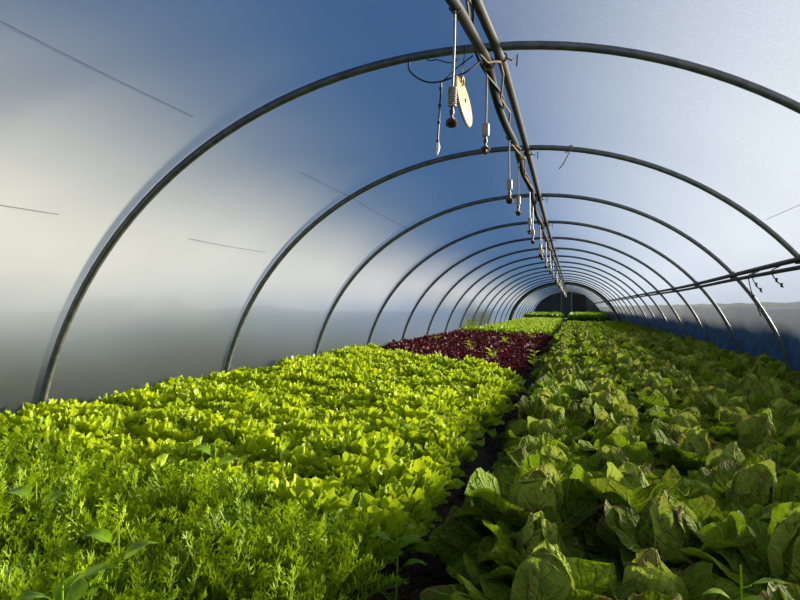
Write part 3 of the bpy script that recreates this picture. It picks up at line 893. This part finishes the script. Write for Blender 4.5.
# --- red lettuces
cells = {}
for c in range(9):
    x0 = -.67 - c * .245; r = 0
    y = yb2(x0) + .12
    while y < YB3 - .15:
        if x0 > XC - R + .18: cells[(r, c)] = (x0 + gp.uniform(-.04, .04), y + gp.uniform(-.04, .04), 1.0)
        r += 1; y += .285
items = sorted(cells.items(), key=lambda kv: kv[1][1])
keep = dict(items[:300]); drop = [v[:2] for k, v in items[300:]]
spots = rows_to_spots(keep, 'dark burgundy lettuce in the red patch, %s row from its front, %s', 'small dark burgundy lettuce in the crowded rear of the red patch', 22, 'burgundy lettuces in the left bed', 'lettuce', COLS)
var = [obj('red_lettuce', mesh('red_lettuce', *red_plant(300 + i)), M['red']) for i in range(5)]
place('red', var, spots, (1.0, 1.2), .12)
if drop: stuff('red_lettuce_rows', [red_plant(320 + i, 1) for i in range(3)], drop, M['red'], 'last rows of burgundy lettuces at the back of the red patch', 'lettuce')

# --- speckled cos lettuces, right bed
cells = {}
for c in range(7):
    for r in range(0, 90):
        x = -.105 + c * .325 + gp.uniform(-.04, .04)
        y = .70 + r * .33 + gp.uniform(-.04, .04) + (.12 if c % 2 else 0)
        if y > YCOS or x > XC + R - .2: continue
        if not plant_visible(x, y, .33, .4): continue
        cells[(r, c)] = (x, y, 1.0)
items = sorted(cells.items(), key=lambda kv: kv[1][1])
keep = dict(items[:300]); drop = [v[:2] for k, v in items[300:]]
spots = rows_to_spots(keep, 'red-flecked green cos lettuce, right bed, %s row from the front, %s', 'small red-flecked cos lettuce in the crowded distant part of the right bed', 25, 'cos lettuces in the right bed', 'lettuce', COLS)
var = []
for i in range(7):
    a, h = cos_plant(400 + i)
    e = empty('cos_lettuce')
    part(e, 'outer_leaves', mesh('outer_leaves', *a), M['cos']); part(e, 'heart', mesh('heart', *h), M['cos_heart'])
    var.append(e)
place('cos', var, spots, (.92, 1.25), .22)
lowc = []
for i in range(4):
    a, h = cos_plant(440 + i, 1); lowc.append(merge([a, h]))
stuff('cos_lettuce_rows', lowc, drop, M['cos'], 'distant massed cos lettuces at the back of the right bed', 'lettuce', scale=(1.1, 1.3))

# --- weeds
def weed(name, x, y, z, seed, lab, n=7, L=.07, W=.025, tall=.08, leafmat='weed'):
    lv, st = weed_plant(seed, n, L, W, tall)
    e = empty(name, (x, y, z)); part(e, 'leaves', mesh('leaves', *lv), M[leafmat]); part(e, 'stem', st.mesh('stem'), M[leafmat])
    sm = e.children
    me = st.mesh('stem2'); 
    tag(e, lab, 'weed', 'weeds among the lettuces'); return e
def at(px, py, z):
    u = px - 400; v = HORIZ - py
    d = fwd * FPX + right * u + upv * v
    t = (z - CAMZ) / d.z
    return Vector((0, 0, CAMZ)) + d * t
for (px, py, top, seed, lab, n, L, W) in (
        (36, 478, .33, 1, 'broad oval leaved weed poking through the endives near the left edge', 5, .10, .040),
        (62, 568, .33, 2, 'leafy weed cluster in the endives at the lower left corner', 9, .09, .028),
        (118, 520, .33, 3, 'small broad leaved weed among the endives left of centre', 5, .08, .03),
        (396, 522, .20, 4, 'young weed with broad leaves on the endive edge by the path', 6, .07, .026),
        (418, 592, .14, 5, 'lobed weed seedling at the bottom of the path', 7, .055, .02),
        (478, 478, .10, 6, 'small weed in the dark path beside the cos lettuce', 9, .04, .014),
        (740, 560, .33, 7, 'light green weed among cos lettuces at the lower right', 6, .07, .02),
        (215, 440, .34, 8, 'broad leaved weed at the border of endives and lettuces', 5, .09, .032)):
    p = at(px, py, top)
    weed('broadleaf_weed', p.x, p.y, 0 if top > .15 else -.04, seed, lab, n, L, W, top - .01)
for i, (px, py) in enumerate(((437, 336), (505, 337), (531, 333), (470, 341), (534, 350), (492, 350))):
    p = at(px, py, .30)
    weed('sprouting_weed', p.x, p.y, 0, 30 + i, 'yellow-green sprout rising out of the red lettuces, %s of six from the left' % ORD[[0, 3, 4, 1, 5, 2][i]], 10, .10, .035, .30, 'batavia')
p = Vector((-2.35, 17.2, 0))
for i in range(2): weed('tall_weed', p.x - .1 * i, p.y + 1.6 * i, 0, 50 + i, ('nearer' if i == 0 else 'farther') + ' tall green weed against the left film behind the red patch', 22, .13, .04, .5)

# --- soil crumbs in the path
def crumbs():
    g = np.random.default_rng(9); V = []; F = []; b = 0
    base = np.array([(math.cos(a) * math.cos(p), math.sin(a) * math.cos(p), math.sin(p)) for p in (-1.0, -.3, .4, 1.1) for a in [k * PI / 3 for k in range(6)]])
    f = np.array([[j * 6 + i, j * 6 + (i + 1) % 6, (j + 1) * 6 + (i + 1) % 6, (j + 1) * 6 + i] for j in range(3) for i in range(6)])
    for k in range(1500):
        y = .8 + 7 * g.uniform() ** 1.4; x = -.43 + g.normal(0, .13); s = .004 + .014 * g.uniform() ** 3
        V.append(base * (1 + g.uniform(-.3, .3, (24, 1))) * s * np.array([1, 1, .7]) + np.array([x, y, -.045 * math.exp(-((x + .43) / .14) ** 2) + s * .35])); F.append(f + b); b += 24
    o = obj('soil_crumbs', mesh('soil_crumbs', np.concatenate(V), np.concatenate(F), smooth=False), M['clod'])
    tag(o, 'loose crumbs of dark soil along the path between the beds', 'soil', kind='stuff')
crumbs()

# ------------------------------------------------------------------ light
W = bpy.data.worlds.new('sky'); S.world = W; W.use_nodes = True
nt = W.node_tree; nt.nodes.clear()
out = nt.nodes.new('ShaderNodeOutputWorld'); bg = nt.nodes.new('ShaderNodeBackground')
tc = nt.nodes.new('ShaderNodeTexCoord'); sp = nt.nodes.new('ShaderNodeSeparateXYZ'); cr = nt.nodes.new('ShaderNodeValToRGB')
nt.links.new(tc.outputs['Generated'], sp.inputs[0]); nt.links.new(sp.outputs[2], cr.inputs[0])
el = cr.color_ramp.elements
el[0].position = 0.0; el[0].color = (.50, .62, .78, 1)
el[1].position = .9; el[1].color = (.02, .09, .28, 1)
e1 = el.new(.06); e1.color = (.14, .29, .56, 1)
e2 = el.new(.35); e2.color = (.04, .125, .30, 1)
def wn(typ, **kw):
    nd = nt.nodes.new(typ)
    for k, v in kw.items(): setattr(nd, k, v)
    return nd
def wmap(sock, a, b, lo, hi):
    nd = wn('ShaderNodeMapRange', interpolation_type='SMOOTHSTEP'); nt.links.new(sock, nd.inputs[0])
    for i, v in enumerate((a, b, lo, hi)): nd.inputs[i + 1].default_value = v
    return nd.outputs[0]
nz = wn('ShaderNodeTexNoise'); nz.inputs['Scale'].default_value = 3.0; nz.inputs['Detail'].default_value = 4
nt.links.new(tc.outputs['Generated'], nz.inputs['Vector'])
ad = wn('ShaderNodeMath', operation='MULTIPLY_ADD'); nt.links.new(nz.outputs[0], ad.inputs[0]); ad.inputs[1].default_value = .14; nt.links.new(sp.outputs[2], ad.inputs[2])
f1 = wmap(ad.outputs[0], .18, .72, 1, 0); f2 = wmap(sp.outputs[0], -.75, -.15, 1, 0)
fm = wn('ShaderNodeMath', operation='MULTIPLY'); nt.links.new(f1, fm.inputs[0]); nt.links.new(f2, fm.inputs[1])
mx = wn('ShaderNodeMix', data_type='RGBA'); nt.links.new(fm.outputs[0], mx.inputs[0]); nt.links.new(cr.outputs[0], mx.inputs[6]); mx.inputs[7].default_value = (.46, .47, .46, 1)
f3 = wmap(ad.outputs[0], .35, .95, 1, 0); f4 = wmap(sp.outputs[0], -.12, .28, 0, 1)
fm2 = wn('ShaderNodeMath', operation='MULTIPLY'); nt.links.new(f3, fm2.inputs[0]); nt.links.new(f4, fm2.inputs[1])
mx2 = wn('ShaderNodeMix', data_type='RGBA'); nt.links.new(fm2.outputs[0], mx2.inputs[0]); nt.links.new(mx.outputs[2], mx2.inputs[6]); mx2.inputs[7].default_value = (.45, .50, .62, 1)
nt.links.new(mx2.outputs[2], bg.inputs[0]); bg.inputs[1].default_value = 1.0
nt.links.new(bg.outputs[0], out.inputs[0])

sun = bpy.data.lights.new('sun', 'SUN'); sun.energy = 21.0; sun.angle = math.radians(11.0); sun.color = (1.0, .86, .64)
so = bpy.data.objects.new('sun', sun); COL.objects.link(so)
sd = Vector((.74, .60, .150)).normalized()
so.rotation_euler = sd.to_track_quat('Z', 'Y').to_euler()

# ------------------------------------------------------------------ camera
cam = bpy.data.cameras.new('camera'); co = bpy.data.objects.new('camera', cam); COL.objects.link(co)
cam.sensor_width = 36; cam.lens = FPX / 800 * 36; cam.clip_start = .02; cam.clip_end = 400
co.location = (0, 0, CAMZ)
co.rotation_euler = (math.radians(90) + math.atan((HORIZ - 300) / FPX), 0, YAW)
S.camera = co
S.view_settings.view_transform = 'Standard'; S.view_settings.look = 'None'; S.view_settings.gamma = 1; S.view_settings.exposure = 0.0
S.view_settings.use_curve_mapping = False
S.cycles.max_bounces = 10; S.cycles.transparent_max_bounces = 16; S.cycles.diffuse_bounces = 3; S.cycles.transmission_bounces = 6
S.cycles.use_denoising = True
print('endives', NF, 'near green', n_near, 'objects', len(bpy.data.objects))
